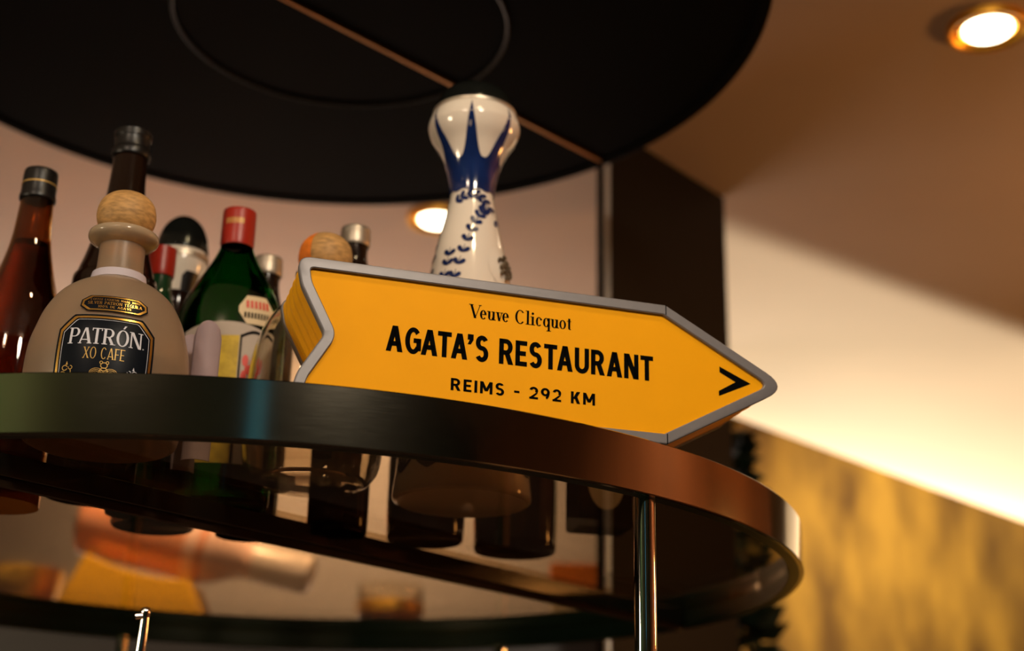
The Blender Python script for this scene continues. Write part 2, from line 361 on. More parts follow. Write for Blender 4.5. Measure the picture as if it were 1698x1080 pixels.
struct(MB().obox((.53, 3.924), (2.1, 5.066), .04, -Z0, 1.05).build('ceiling_shadow_board', 'wall', smooth=0))  # unseen board, added to cast the soft shadow edge on the ceiling
wn = struct(MB().box((.05, -1.155, .45), (.20, -1.135, 1.12)).build('teal_streak_panel_1', 'panel', smooth=0))  # unseen glowing panel, added so the rim reflects a teal streak
MB().box((.06, -1.134, .46), (.19, -1.130, 1.11)).build('glow_face', 'teal', wn, smooth=0)

# dark upright panel behind the shelf, with a polished edge
p = thing('divider_panel', 'tall dark brown panel with polished metal edge strip standing behind the shelf', 'panel')
a, b = (.166, 2.238), (.408, 2.518)
MB().obox(a, b, .03, -Z0, CEIL - .004).build('panel', 'panel', p, smooth=0)
d = Vector((b[0] - a[0], b[1] - a[1])).normalized()
MB().tube([(a[0] - d.x * .002 - d.y * .004, a[1] - d.y * .002 + d.x * .012, -Z0), (a[0] - d.x * .002 - d.y * .004, a[1] - d.y * .002 + d.x * .012, CEIL - .004)], .0065, 16).build('edge_strip', 'steel', p)

def downlight(x, y, label, power, lampr=.040):
    t = thing('downlight', label, 'ceiling light', (x, y, CEIL), 'recessed ceiling downlights')
    MB().lathe(smoothprof([(.0455, -.0005), (.0485, -.0040), (.0535, -.0105), (.0580, -.0135), (.0605, -.0120), (.0615, -.0005)], 4), 64).build('trim_ring', 'lampgold', t)
    MB().lathe(smoothprof([(.0452, -.002), (.0440, -.008), (.0420, -.0085), (.0395, -.004)], 3), 64).build('inner_ring', 'lampgold', t)
    MB().lathe([(.0, -.0150), (.02, -.0145), (.034, -.0125), (.0375, -.009), (.0375, -.002)], 48).build('lamp', 'lamp', t)
    spot('downlight_beam', (x, y, CEIL - .03), (x, y, 0), power * 2, (1, .72, .40), 120, .7, .035)
    return t
downlight(.721, 1.89, 'brass trimmed recessed downlight alone on the brown ceiling at upper right', 9)
downlight(-.157, 2.648, 'recessed downlight glowing on the ceiling behind the white and blue bottle', 9)

# ================================================================== the round shelf
CX, CY, RR = -.2762, 1.5583, .5904
HB, HT, GL = .266, .3115, .296
AX = Vector((.66, .751)); AX.normalize()          # direction of the joint of both round tiers
def at(r, deg): return (CX + r * cos(R(deg)), CY + r * sin(R(deg)))
s = thing('round_shelf', 'round tinted glass shelf with wide brushed metal rim carrying the sign and bottles', 'shelf', (CX, CY, -.42))
def L(z): return z + .42
n = 256
MB().lathe([(RR - .0006, L(HB)), (RR, L(HB + .0008)), (RR, L(HT - .0008)), (RR - .0008, L(HT)), (RR - .004, L(HT)), (RR - .0045, L(HT - .001)), (RR - .0045, L(HB)), (RR - .0006, L(HB))], n).build('rim', 'rim', s, 30)
MB().lathe([(RR - .0046, L(HB + .0002)), (RR - .0046, L(HT - .001)), (RR - .0054, L(HT - .001)), (RR - .0056, L(HB + .004)), (RR - .015, L(HB + .004)), (RR - .015, L(HB + .0002)), (RR - .0046, L(HB + .0002))], n).build('inner_band', 'innerband', s, 30)
# the two halves of glass meet over the bar
off = -.19
def half(sign):
    mb = MB(); nrm = Vector((-AX.y, AX.x)); m = []
    r = RR - .0058; t = math.sqrt(r * r - off * off * 1.0)
    base = off + .001 * sign
    a0 = math.atan2(AX.y, AX.x)
    pts = []
    k = 120
    e = math.asin(base / r)
    if sign > 0: angs = [e + (pi - 2 * e) * i / k for i in range(k + 1)]
    else: angs = [pi - e + (pi + 2 * e) * i / k for i in range(k + 1)]
    for q in angs: pts.append((r * cos(a0 + q), r * sin(a0 + q)))
    z0, z1 = L(GL - .008), L(GL); N = len(pts)
    mb.add([(x, y, z0) for x, y in pts] + [(x, y, z1) for x, y in pts], [tuple(range(N - 1, -1, -1)), tuple(range(N, 2 * N))] + [(i, (i + 1) % N, N + (i + 1) % N, N + i) for i in range(N)])
    return mb
for sg in (1, -1): half(sg).build('glass_panel', 'smoke', s, 30)
nr = Vector((AX.y, -AX.x)); hl = math.sqrt((RR - .016) ** 2 - .19 ** 2)
m0 = nr * .19
pa, pb = m0 - AX * hl, m0 + AX * hl
MB().obox(pa, pb, .016, L(HB + .003), L(GL - .0085), off=-.008).build('support_bar', 'black', s, smooth=0, bevel=.001)
MB().obox(pa, pb, .006, L(HB - .004), L(HB + .003), off=-.003).build('bar_trim', 'canopyrim', s, smooth=0)
for deg in (-47.6, -132, 62, 118):
    r = RR - .0165
    MB().tube([(r * cos(R(deg)), r * sin(R(deg)), 0), (r * cos(R(deg)), r * sin(R(deg)), L(HB + .003))], .0088, 32).build('pole', 'chrome', s)

# the counter below
c = thing('bar_counter', 'dark walnut bar counter beneath the round glass shelf', 'counter', (-.2, 1.56, -Z0))
MB().box((-.95, -.72, 0), (.95, .60, 1.04)).build('body', 'cabinet', c, smooth=0)
MB().box((-1.0, -.77, 1.04), (1.0, .64, 1.08)).build('counter_top', 'counter', c, smooth=0, bevel=.004)

# ================================================================== the dark round tier above
u = thing('round_canopy', 'large black round tier with bronze joint line hanging above the bottles', 'canopy', (CX, CY, .9912))
MB().lathe([(0, .004), (RR - .012, .004), (RR - .012, .0), (RR - .0006, 0), (RR, .001), (RR, .0455), (0, .0455)], n).build('disc', 'canopy', u, 30)
MB().lathe([(RR + .0004, .0004), (RR + .0016, .0004), (RR + .0016, .046), (RR + .0004, .046), (RR + .0004, .0004)], n).build('rim', 'canopyrim', u, 30)
J = Vector((.7196, .6944 + .03)); J.normalize()
MB().obox(J * -(RR - .013), J * (RR - .013), .0042, -.0006, .0045, off=-.002).build('joint_strip', 'bronze', u, smooth=0)
MB().lathe([(.2125, .001), (.2155, .0), (.218, .001), (.2180, .0045), (.2125, .0045), (.2125, .001)], 128, (.047, .038, 0)).build('reflection_ring', 'dullring', u)  # ring modelled in place of the shelf rim's reflection in the disc
for deg in (30, 150, 270):
    MB().tube([(.4 * cos(R(deg)), .4 * sin(R(deg)), .0455), (.4 * cos(R(deg)), .4 * sin(R(deg)), CEIL - .9912)], .008, 16).build('hanging_rod', 'chrome', u)

# ================================================================== the arrow sign
YAW = R(16.3)
D0 = (.1297, 1.1273, HT)
sg = thing('arrow_sign', 'yellow arrow shaped box sign with silver edging and black lettering on the shelf rim', 'sign', D0, rz=YAW)
DEP = .106
def rounded(corners, seg=8):
    out = []; N = len(corners)
    for i in range(N):
        x, y, r = corners[i]; p = Vector((x, y)); a = Vector(corners[i - 1][:2]); b = Vector(corners[(i + 1) % N][:2])
        if r <= 0: out.append((x, y)); continue
        da = (a - p).normalized(); db = (b - p).normalized(); ang = da.angle(db); t = min(r / math.tan(ang / 2), (a - p).length * .49, (b - p).length * .49)
        A = p + da * t; B = p + db * t
        for k in range(seg + 1):
            q = k / seg; out.append(tuple(A * (1 - q) ** 2 + p * 2 * q * (1 - q) + B * q * q))
    return out
corners = [(-.3135, 0, .006), (0, 0, 0), (.1135, .0615, .013), (.0005, .1224, 0), (-.3135, .1240, .010), (-.3085, .100, .03), (-.2875, .0610, .007), (-.3065, .028, .03)]
def offset_corners(d):
    N = len(corners); out = []
    for i in range(N):
        a, p, b = (Vector(corners[k][:2]) for k in (i - 1, i, (i + 1) % N))
        e1, e2 = (p - a).normalized(), (b - p).normalized()
        n1, n2 = Vector((-e1.y, e1.x)), Vector((-e2.y, e2.x)); m = (n1 + n2).normalized()
        q = p + m * d / m.dot(n1); r = corners[i][2]; convex = e1.x * e2.y - e1.y * e2.x > 0
        out.append((q.x, q.y, 0 if r == 0 else max(r - .75 * d, .0035) if convex else r + d))
    return rounded(out)
outer = rounded(corners)
def offset(poly, d): return offset_corners(d)
def loft(mb, loops, cap0=False, cap1=False):
    N = len(loops[0]); vs = [v for lp in loops for v in lp]
    fs = [(j * N + i, j * N + (i + 1) % N, (j + 1) * N + (i + 1) % N, (j + 1) * N + i) for j in range(len(loops) - 1) for i in range(N)]
    if cap0: fs.append(tuple(range(N - 1, -1, -1)))
    if cap1: fs.append(tuple((len(loops) - 1) * N + i for i in range(N)))
    return mb.add(vs, fs)
def lvl(poly, y): return [(a, y, b) for a, b in poly]       # y: depth behind the face
# silver edging front and back
INN = .0088
inn = offset(outer, INN)
def edging(y0, sgn):
    mb = MB(); f = lambda y: y0 + sgn * y
    loft(mb, [lvl(offset(outer, .0012), f(.0085)), lvl(offset(outer, .0002), f(.0075)), lvl(outer, f(.0012)), lvl(offset(outer, .0006), f(.0002)), lvl(offset(outer, .0014), f(0)), lvl(offset(outer, INN - .0008), f(0)), lvl(inn, f(.0008)), lvl(inn, f(.0085)), lvl(offset(outer, .0012), f(.0085))])
    return mb
edging(0, 1).build('front_edging', 'silver', sg, 14)
edging(DEP, -1).build('back_edging', 'silver', sg, 14)
mb = MB(); loops = []
for i in range(61):
    q = i / 60; y = .0080 + (DEP - .016) * q
    rib = .0012 + .0011 * (1 - cos(2 * pi * q * 5)) / 2
    loops.append(lvl(offset(outer, rib), y))
loft(mb, loops, True, True).build('body', 'yellowmetal', sg, 50)
mb = MB(); pan = offset(outer, INN - .0004)
loft(mb, [lvl(pan, .0034), lvl(pan, .0078)], True, True).build('face_panel', 'yellow', sg, 0)
for x0, y0, x1, y1 in ((.0005, .1224, .0012, .1136), (0, 0, .0010, .0090)):
    d_ = .0004
    MB().box((min(x0, x1) - d_, -.0003, min(y0, y1)), (min(x0, x1) + d_, .0012, max(y0, y1))).build('edging_joint', 'ink', sg, smooth=0)
FY = .0031
fn = lambda a, b: (a, FY, b)
def line(txt, box, name, **k):
    ps, W = text_polys(txt, **k); mb = MB(); place(ps, W, box, fn, mb); return mb.build(name, 'ink', sg, smooth=0)
line('Veuve Clicquot', (-.1700, -.0826, .0905, .0117), 'brand_lettering', w=.150, h=.046, thin=.048, serif=True, track=.075)
line('AGATA’S RESTAURANT', (-.2378, -.0105, .0540, .0216), 'name_lettering', w=.212, h=.178, track=.095)
line('REIMS - 292 KM', (-.1838, -.0620, .0272, .0101), 'distance_lettering', w=.19, h=.172, track=.19)
MB().add([fn(*q) for q in ((.0500, .0740), (.0785, .0617), (.0645, .0617), (.0500, .0690))] + [fn(*q) for q in ((.0488, .0478), (.0785, .0617), (.0645, .0617), (.0488, .0522))], [(0, 1, 2, 3), (4, 5, 6, 7)]).build('chevron', 'ink', sg, smooth=0)
for x in (-.27, -.03):
    MB().lathe([(.008, GL - HT + .0002), (.008, -.0002)], 20, (x, DEP - .02 if x < -.1 else DEP - .02, 0)).build('rubber_foot', 'ink', sg)

# ================================================================== bottles
def glassbody(t, prof, m, thick=.0025, top=None, n=64, sx=1, sy=1, name='body', sub=5):
    sp = smoothprof(prof, sub)
    sp = [(0, 0), (max(sp[0][0] - .004, .002), 0)] + [(r, z) for r, z in sp if z > .0015 or r > 0][0:]
    inn_ = inner([q for q in sp if q[0] > 0], thick)
    full = sp + [(inn_[-1][0], sp[-1][1])] + list(reversed(inn_))
    MB().lathe(full, n, sx=sx, sy=sy).build(name, m, t, 50)
    return sp
def liquid(t, sp, level, m, thick=.0028, sx=1, sy=1, n=64):
    q = inner([k for k in sp if k[0] > 0], thick, .0064)
    q = [k for k in q if k[1] < level]; q.append((max(rad_at(sp, level) - thick, .001), level)); q.append((0, level))
    MB().lathe(q, n, sx=sx, sy=sy).build('drink', m, t, 50)
def solidbody(t, prof, m, n=64, sub=5, name='body', sx=1, sy=1):
    sp = smoothprof(prof, sub); MB().lathe([(0, sp[0][1])] + sp + [(0, sp[-1][1])], n, sx=sx, sy=sy).build(name, m, t, 50); return sp
def near(p, k):      # the same outline nearer the camera: widths and heights above eye level shrink by k
    return [(r * k, z if z < .02 else (z + GL) * k - GL) for r, z in p]
def onbody(sp, eps=.0006, c=0, sx=1, sy=1):
    return lambda th, h: ((rad_at(sp, h) + eps) * sx * cos(R(th)), (rad_at(sp, h) + eps) * sy * sin(R(th)), h)

# ---- coffee liqueur bottle in front
pt = thing('bottle', 'squat frosted glass bottle with cork ball stopper and black label at front left', 'bottle', (-.3322, 1.115, GL))
bp = [(.056, 0), (.0615, .004), (.0640, .02), (.0655, .045), (.0655, .064), (.0640, .080), (.0610, .092), (.0560, .1075), (.0470, .1230), (.0360, .1330), (.0255, .1390), (.0208, .1425), (.0196, .150), (.0190, .160), (.0188, .1735)]
sp = glassbody(pt, bp, 'frost', .003)
liquid(pt, sp, .066, 'coffee', .0034)
MB().lathe(smoothprof([(.0186, .1735), (.024, .1755), (.0285, .1790), (.0292, .1830), (.0270, .1860), (.0200, .1872), (.0150, .1872)], 5), 64).build('lip', 'lip', pt)
MB().lathe([(0, .1600), (.0145, .1600), (.0158, .1665), (.0160, .1870), (0, .1870)], 48).build('cork_plug', 'cork', pt)
MB().lathe(smoothprof([(.0, .1872), (.0165, .1873), (.0215, .1905), (.0243, .1975), (.0247, .2050), (.0222, .2140), (.0160, .2205), (.0080, .2238), (0, .2247)], 6), 64).build('cork_ball', 'corkball', pt)
MB().lathe([(.0222, .1400), (.0235, .1404), (.0222, .1475), (.0208, .1475), (.0222, .1400)], 64).build('neck_ribbon', 'ribbon', pt)
f0 = onbody(sp, .0007)
def panel_label(fnn, t0, t1, h0, h1, cham, chh, name, m, parent):
    rows = []
    k = 36
    for i in range(k + 1):
        x = t0 + (t1 - t0) * i / k; e = min(x - t0, t1 - x) / cham; q = min(1, max(0, e))
        rows.append((x, h0 + chh[0] * (1 - q), h1 - chh[1] * (1 - q)))
    mb = MB(); strip(mb, fnn, rows, None); return mb.build(name, m, parent, 60)
def frame_line(fnn, t0, t1, h0, h1, cham, chh, wt, wh, mb, bottom=True):
    # an outline band following a chamfered label
    def top(x, a0, a1, hh, c, d): return hh - d * (1 - min(1, max(0, min(x - a0, a1 - x) / c)))
    k = 40; xs = [t0 + (t1 - t0) * i / k for i in range(k + 1)]
    o_ = [(x, top(x, t0, t1, h1, cham, chh[1])) for x in xs]
    i_ = [(t0 + wt + (t1 - t0 - 2 * wt) * j / k,) for j in range(k + 1)]
    i_ = [(x[0], top(x[0], t0 + wt, t1 - wt, h1 - wh, cham, chh[1])) for x in i_]
    vs = [fnn(*q) for q in o_] + [fnn(*q) for q in i_]
    mb.add(vs, [(j, j + 1, k + 2 + j, k + 1 + j) for j in range(k)])
    if bottom:
        bo = [(x, h0 + (h1 - top(x, t0, t1, h1, cham, chh[1])) * chh[0] / max(chh[1], 1e-6)) for x in xs]
        bi = [(q[0], h0 + wh + (h1 - wh - q[1]) * chh[0] / max(chh[1], 1e-6)) for q in i_]
        mb.add([fnn(*q) for q in bo] + [fnn(*q) for q in bi], [(j, j + 1, k + 2 + j, k + 1 + j) for j in range(k)])
    else:
        bo = [(x, h0) for x in xs]; bi = [(q[0], h0 + .0005) for q in i_]
    for (tt, s_) in ((0, 1), (k, -1)):
        a_, b_, c_, d_ = o_[tt], i_[tt], bi[tt], bo[tt]
        nn = 12; vs = []
        for j in range(nn + 1):
            q = j / nn
            vs.append(fnn(a_[0] + (d_[0] - a_[0]) * q, a_[1] + (d_[1] - a_[1]) * q)); vs.append(fnn(b_[0] + (c_[0] - b_[0]) * q, b_[1] + (c_[1] - b_[1]) * q))
        mb.add(vs, [(2 * j, 2 * j + 1, 2 * j + 3, 2 * j + 2) for j in range(nn)])
lb = panel_label(f0, -111, -43, .006, .0905, 9, (.001, .0125), 'front_label', 'label', pt)
f1 = onbody(sp, .0010)
mb = MB(); frame_line(f1, -109.4, -44.6, .007, .0888, 8.6, (.001, .0118), 1.7, .0017, mb, False); mb.build('label_border', 'goldfoil', lb, 60)
mb = MB(); frame_line(f1, -106.6, -47.4, .008, .0858, 8.2, (.001, .0110), .35, .0003, mb, False); mb.build('label_inner_line', 'silverprint', lb, 60)
f2 = onbody(sp, .0011)
def ctext(txt, th0, th1, h0, hh, name, m, parent, f=None, arch=0, **k):
    ps, W = text_polys(txt, **k); mb = MB(); ff = f or f2
    g = (lambda x, y: ff(x, y + arch * (1 - ((x - (th0 + th1) / 2) / ((th1 - th0) / 2)) ** 2)))
    place(ps, W, (th0, th1, h0, hh), g, mb); return mb.build(name, m, parent, smooth=0)
ctext('PATRÓN', -101.5, -53.0, .0645, .0135, 'name_lettering', 'silverprint', lb, w=.155, h=.055, thin=.09, serif=True, track=.11)
mb = MB(); ps = ring(0, 0, .55, .0005, 0, 360, .3, .0003); [mb.add([f2(-51.4 + a, .0652 + b) for a, b in q], [(0, 1, 2, 3)]) for q in ps]; mb.build('registered_mark', 'silverprint', lb, smooth=0)
ctext('XO CAFE', -90.5, -63.5, .0525, .0092, 'type_lettering', 'goldprint', lb, w=.12, h=.05, thin=.07, serif=True, track=.16)
# bee emblem
mb = MB(); G = 1000 / 1.14
def em(cx, cy, polys, sc=1):
    for q in polys: mb.add([f2(cx + a * sc, cy + b * sc / G) for a, b in q], [tuple(range(len(q)))])
em(-76, .0405, ring(0, 0, 3.3, 4.4, 0, 360, .45, .45)); em(-76, .0472, ring(0, 0, 2.4, 2.2, 0, 360, .5, .5))
for s_ in (-1, 1):
    em(-76 + s_ * 2.0, .0495, ring(0, 0, 1.1, 1.2, 0, 360, .4, .4))
    for k in range(4): em(-76 + s_ * (4.6 + .25 * k), .0405 - .0002 * k, ring(0, 0, 4.8 - k * 1.1, 3.9 - k * .9, 0, 360, .3, .3))
for k in range(5): em(-76, .0372 + k * .0014, hb(-2.8, 2.8, 0, .35))
mb.build('bee_emblem', 'goldprint', lb, smooth=0)
for cx, cy, s_, m_ in ((-100.5, .0425, 1, 'goldprint'), (-57.0, .0415, -1, 'silverprint')):
    mb = MB()
    em(cx - 1.6 * s_, cy + .002, ring(0, 0, 2.0, 2.0, 20, 340, .5, .5)); em(cx + 2.2 * s_, cy + .0024, ring(0, 0, 1.5, 1.5, -200, 100, .45, .45))
    em(cx + .3 * s_, cy - .001, ring(0, 0, 2.6, 3.0, -160, 30, .5, .5)); em(cx - .5 * s_, cy + .0052, [[(-.7, -.6), (.8, -.6), (.1, 2.0)]])
    em(cx - 3.0 * s_, cy - .0035, ring(0, 0, 2.6, 2.4, 10 if s_ > 0 else 60, 120 if s_ > 0 else 170, .45, .45))
    mb.build('scroll_ornament', m_, lb, smooth=0)
f3 = onbody(sp, .0016)
sl = panel_label(f3, -99.5, -48.5, .0935, .1085, 6, (.0045, .0045), 'neck_label', 'label', pt)
f4 = onbody(sp, .0020)
mb = MB(); frame_line(f4, -98.2, -49.8, .0943, .1077, 5.6, (.0042, .0042), 1.5, .0010, mb); mb.build('label_border', 'goldfoil', sl, 60)
ctext('COFFEE LIQUEUR MADE WITH', -92.5, -55, .1035, .0020, 'top_line', 'goldfoil', sl, f4, w=.16, h=.09, track=.16)
ctext('SILVER PATRON TEQUILA', -94, -53.5, .0998, .0027, 'middle_line', 'goldfoil', sl, f4, w=.16, h=.09, thin=.12, serif=True, track=.16)
ctext('100% DE AGAVE', -86, -61.5, .0966, .0022, 'bottom_line', 'goldfoil', sl, f4, w=.16, h=.09, track=.16)

# ---- amber bottle at the left edge
t = thing('bottle', 'amber glass bottle with black screw cap at the left end of the shelf', 'bottle', (-.4602, 1.25, GL))
k_ = .886
ap = [(.040, 0), (.0445, .004), (.0452, .02), (.0452, .16), (.0432, .195), (.0381, .2304), (.0288, .2646), (.0213, .2994), (.0182, .3348), (.0172, .353)]
sp = glassbody(t, near(ap, k_), 'amber', .003); liquid(t, sp, .232, 'ambliq', .0034)
MB().lathe(smoothprof(near([(.0175, .3500), (.0192, .3510), (.0192, .3560), (.0184, .3580), (.0182, .3800), (.0175, .3850), (.0150, .3862), (0, .3864)], k_), 3), 64).build('cap', 'blackcap', t)
MB().lathe(near([(.0184, .368), (.0188, .368), (.0188, .3695), (.0184, .3695)], k_), 48).build('cap_ring', 'goldprint', t)
# ---- tall dark bottle
t = thing('bottle', 'tallest dark brown bottle, its neck rising behind the cork ball bottle', 'bottle', (-.3792, 1.262, GL))
k_ = .916
tp = [(.040, 0), (.0435, .005), (.0435, .225), (.0400, .248), (.0343, .2680), (.0290, .289), (.0227, .319), (.0191, .3539), (.0176, .388)]
solidbody(t, near(tp, k_), 'darkglass')
MB().lathe(smoothprof(near([(.0178, .3880), (.0200, .3885), (.0202, .3960), (.0188, .3985), (.0188, .4090), (.0196, .4110), (.0196, .4160), (.0180, .4180), (0, .4182)], k_), 3), 64).build('cap', 'blackcap', t)
MB().lathe(near([(.0150, .4183), (.0178, .4179), (.0190, .4165), (.0192, .4170), (.0179, .4186), (.0150, .4188), (.0150, .4183)], k_), 48).build('cap_ring', 'silvercap', t)

# ---- white and blue ceramic decanter
ck = thing('bottle', 'tall white ceramic bottle with cobalt blue neck and dark domed stopper behind the sign', 'bottle', (-.043, 1.294, GL))
cp = [(.0600, 0), (.0645, .003), (.0640, .014), (.0619, .032), (.0563, .1087), (.0495, .1636), (.0430, .2040), (.0368, .2392), (.0305, .2680), (.0247, .2940), (.0218, .310)]
csp = solidbody(ck, cp, 'ceramic')
sn = [(.0218, .3100), (.0222, .318), (.0240, .330), (.0275, .3445), (.0345, .3620), (.0425, .3745), (.0462, .3840), (.0466, .3900), (.0440, .3990), (.0415, .4030)]
ssp = solidbody(ck, sn, 'ceramic', name='flared_neck')
MB().lathe([(.0405, .4030), (.0425, .4028), (.0428, .4052), (.0405, .4056), (.0405, .4030)], 64).build('stopper_band', 'silvercap', ck)
MB().lathe(smoothprof([(.0418, .4052), (.0410, .4100), (.0370, .4205), (.0280, .4300), (.0150, .4350), (0, .4365)], 6), 64).build('stopper_dome', 'dome', ck)
fs_ = onbody(ssp, .0006)
mb = MB(); k = 180; rows = []
for i in range(k + 1):
    th = 360 * i / k; q = abs(((th + 96) % 52.0) / 26.0 - 1)      # 0 at a valley, 1 at a spike
    rows.append((th, .3118 + .0010 * sin(R(th * 9)), .345 + .054 * max(0, q) ** 2.6))
strip(mb, fs_, rows, None); mb.build('blue_star_glaze', 'blue', ck, 60)
fv = onbody(csp, .0006)
def leaf(th, h, ang, ln, wd, ff=None):
    ff = ff or fv; r = rad_at(csp, h); g = math.degrees(1 / r); vs = []
    for i in range(12):
        a = 2 * pi * i / 12; x = ln * .5 * (1 + cos(a)); y = wd * sin(a) * (.45 + .55 * (1 + cos(a)) / 2)
        vs.append(ff(th + g * (x * cos(ang) - y * sin(ang)), h + x * sin(ang) + y * cos(ang)))
    mb.add(vs, [tuple(range(12))])
def vine(pts, sz=.0105):
    global mb
    mb = MB()
    for i in range(len(pts) - 1):
        (t0, h0), (t1, h1) = pts[i], pts[i + 1]; r = rad_at(csp, h0)
        a = math.atan2(h1 - h0, (t1 - t0) * pi / 180 * r)
        for s_ in (.75, -.75): leaf(t0, h0, a + s_, sz, sz * .36)
        leaf(t0, h0, a, sz * 1.1, sz * .06)
    mb.build('painted_vine', 'blue', ck, smooth=0)
def curve(ps, n):
    q = smoothprof([(a + 1000, b) for a, b in ps], 24); L_ = len(q) - 1
    return [(q[round(L_ * i / n)][0] - 1000, q[round(L_ * i / n)][1]) for i in range(n + 1)]
vine(curve([(-122, .150), (-112, .200), (-101, .235), (-88, .264), (-70, .283), (-58, .290)], 12), .0088)
vine(curve([(-128, .299), (-100, .306), (-70, .305), (-45, .294), (-18, .270)], 8), .0082)
vine(curve([(-150, .19), (-160, .235), (-172, .27)], 6), .0088)
vine(curve([(-126, .20), (-122, .225), (-120, .243)], 4), .0088)
for th in (-118, -88, -52, -20, -150):
    mb = MB()
    for q in (-.9, -.45, 0, .45, .9): leaf(th, .020, pi / 2 + q, .019, .0030)
    mb.build('painted_flower', 'blue', ck, smooth=0)
mb = MB(); vs = []
for rr in (1, .7, .35):
    for i in range(28): a = 2 * pi * i / 28; vs.append(onbody(csp, .0006 + .003 * (1 - rr))(-36 + 25 * rr * cos(a), .228 + .022 * rr * sin(a)))
vs.append(onbody(csp, .004)(-36, .228)); fs = [(j * 28 + i, j * 28 + (i + 1) % 28, (j + 1) * 28 + (i + 1) % 28, (j + 1) * 28 + i) for j in range(2) for i in range(28)] + [(56 + i, 56 + (i + 1) % 28, 84) for i in range(28)]
mb.add(vs, fs).build('oval_medallion', 'ceramic', ck, 60)
mb = MB(); random.seed(4)
for i in range(60):
    a = random.random() * 2 * pi; r_ = random.random() ** .5
    c0 = onbody(csp, .0048)(-36 + 13 * r_ * cos(a), .226 + .0125 * r_ * sin(a)); mb.lathe([(0, -.0016), (.0014, -.0008), (.0016, .0006), (0, .0018)], 6, c0)
mb.build('pewter_crest', 'pewter', ck, 60)

# ---- green flask with red cap
def flask(loc, sc, label, cat, red=True):
    t = thing('bottle', label, cat, loc)
    gp = [(.052, 0), (.0565, .006), (.0570, .16), (.0560, .20), (.0538, .226), (.0480, .246), (.0375, .2660), (.0260, .286), (.0190, .3010), (.0168, .3085)]
    gp = near(gp, sc)
    sp_ = glassbody(t, gp, 'greenglass', .003 * sc, sy=.62)
    return t, sp_
t, sp = flask((-.277, 1.312, GL), .9225, 'green flask shaped bottle with red screw cap and yellow label', 'bottle')
MB().lathe(smoothprof(near([(.0165, .3080), (.0182, .3085), (.0182, .3420), (.0178, .3470), (.0160, .3482), (0, .3484)], .9225), 3), 64).build('cap', 'redcap', t)
mb = MB()
ps, W = text_polys('IIIIIIII', w=.3, h=.2, track=.25); place(ps, W, (-125, -62, .280, .0060), lambda x, h: (.01705 * cos(R(x)), .01705 * sin(R(x)), h), mb)
mb.build('cap_print', 'goldprint', t, smooth=0)
def onflask(e): return lambda th, h: ((rad_at(sp, h) + e) * cos(R(th)), (rad_at(sp, h) * .62 + e) * sin(R(th)), h)
mb = MB(); fo = onflask(.0010)
rows = [(-134 + 98 * i / 30, .03, 0.160 + .010 * (1 - ((i - 15) / 15) ** 2)) for i in range(31)]
strip(mb, fo, rows, None); fl = mb.build('body_label', 'palelab', t, 60)
mb = MB(); fo2 = onflask(.0014); strip(mb, fo2, [(-128 + 57 * i / 10, .03, 0.153 + .003 * i / 10) for i in range(11)], None); mb.build('yellow_stripe', 'yellab', fl, 60)
mb = MB(); strip(mb, fo2, [(-70 + 1.8 * i, .03, 0.157) for i in range(2)], None); strip(mb, fo2, [(-70 + 32 * i / 20, 0.153 + .006 * sin(pi * i / 20), 0.156 + .006 * sin(pi * i / 20)) for i in range(21)], None); mb.build('label_border', 'ink', fl, 60)
mb = MB()
for cx, cy, w_, h_ in ((-63, .131, 3.5, .006), (-59, .122, 4.5, .005), (-64, .114, 3.2, .007), (-57, .108, 5, .004), (-62, .100, 4, .006), (-55, .126, 2.5, .008), (-60, .090, 5, .005)):
    mb.add([fo2(cx + w_ * cos(2 * pi * k / 14), cy + h_ * sin(2 * pi * k / 14)) for k in range(14)], [tuple(range(14))])
mb.build('red_flourish', 'redprint', fl, smooth=0)
fo3 = onflask(.0016)
mb = MB(); strip(mb, fo3, [(-74 + 44 * i / 24, 0.1685 + .012 * max(0, 1 - i / 5) + .012 * max(0, 1 - (24 - i) / 5), 0.1985 - .012 * max(0, 1 - i / 5) - .012 * max(0, 1 - (24 - i) / 5)) for i in range(25)], None)
nl = mb.build('neck_label', 'creamlab', t, 60)
mb = MB(); fo4 = onflask(.0021)
ps, W = text_polys('IIIIII', w=.34, h=.2, track=.22); place(ps, W, (-66, -38, 0.1850, .008), fo4, mb); mb.build('red_print', 'redprint', nl, smooth=0)
mb = MB(); ps, W = text_polys('IIIIIIIII', w=.34, h=.2, track=.25); place(ps, W, (-68, -35, 0.1745, .006), fo4, mb); mb.build('dark_print', 'ink', nl, smooth=0)

# ---- small red capped bottle far left, mostly hidden
t = thing('bottle', 'dark green bottle with small red cap just right of the cork ball', 'bottle', (-.357, 1.338, GL))
solidbody(t, near([(.027, 0), (.030, .004), (.030, .19), (.027, .215), (.0200, .245), (.0140, .268), (.0130, .290)], .914), 'greendark')
MB().lathe(smoothprof(near([(.0130, .2880), (.0150, .2885), (.0150, .3170), (.0135, .3197), (0, .3200)], .914), 3), 48).build('cap', 'redcap', t)

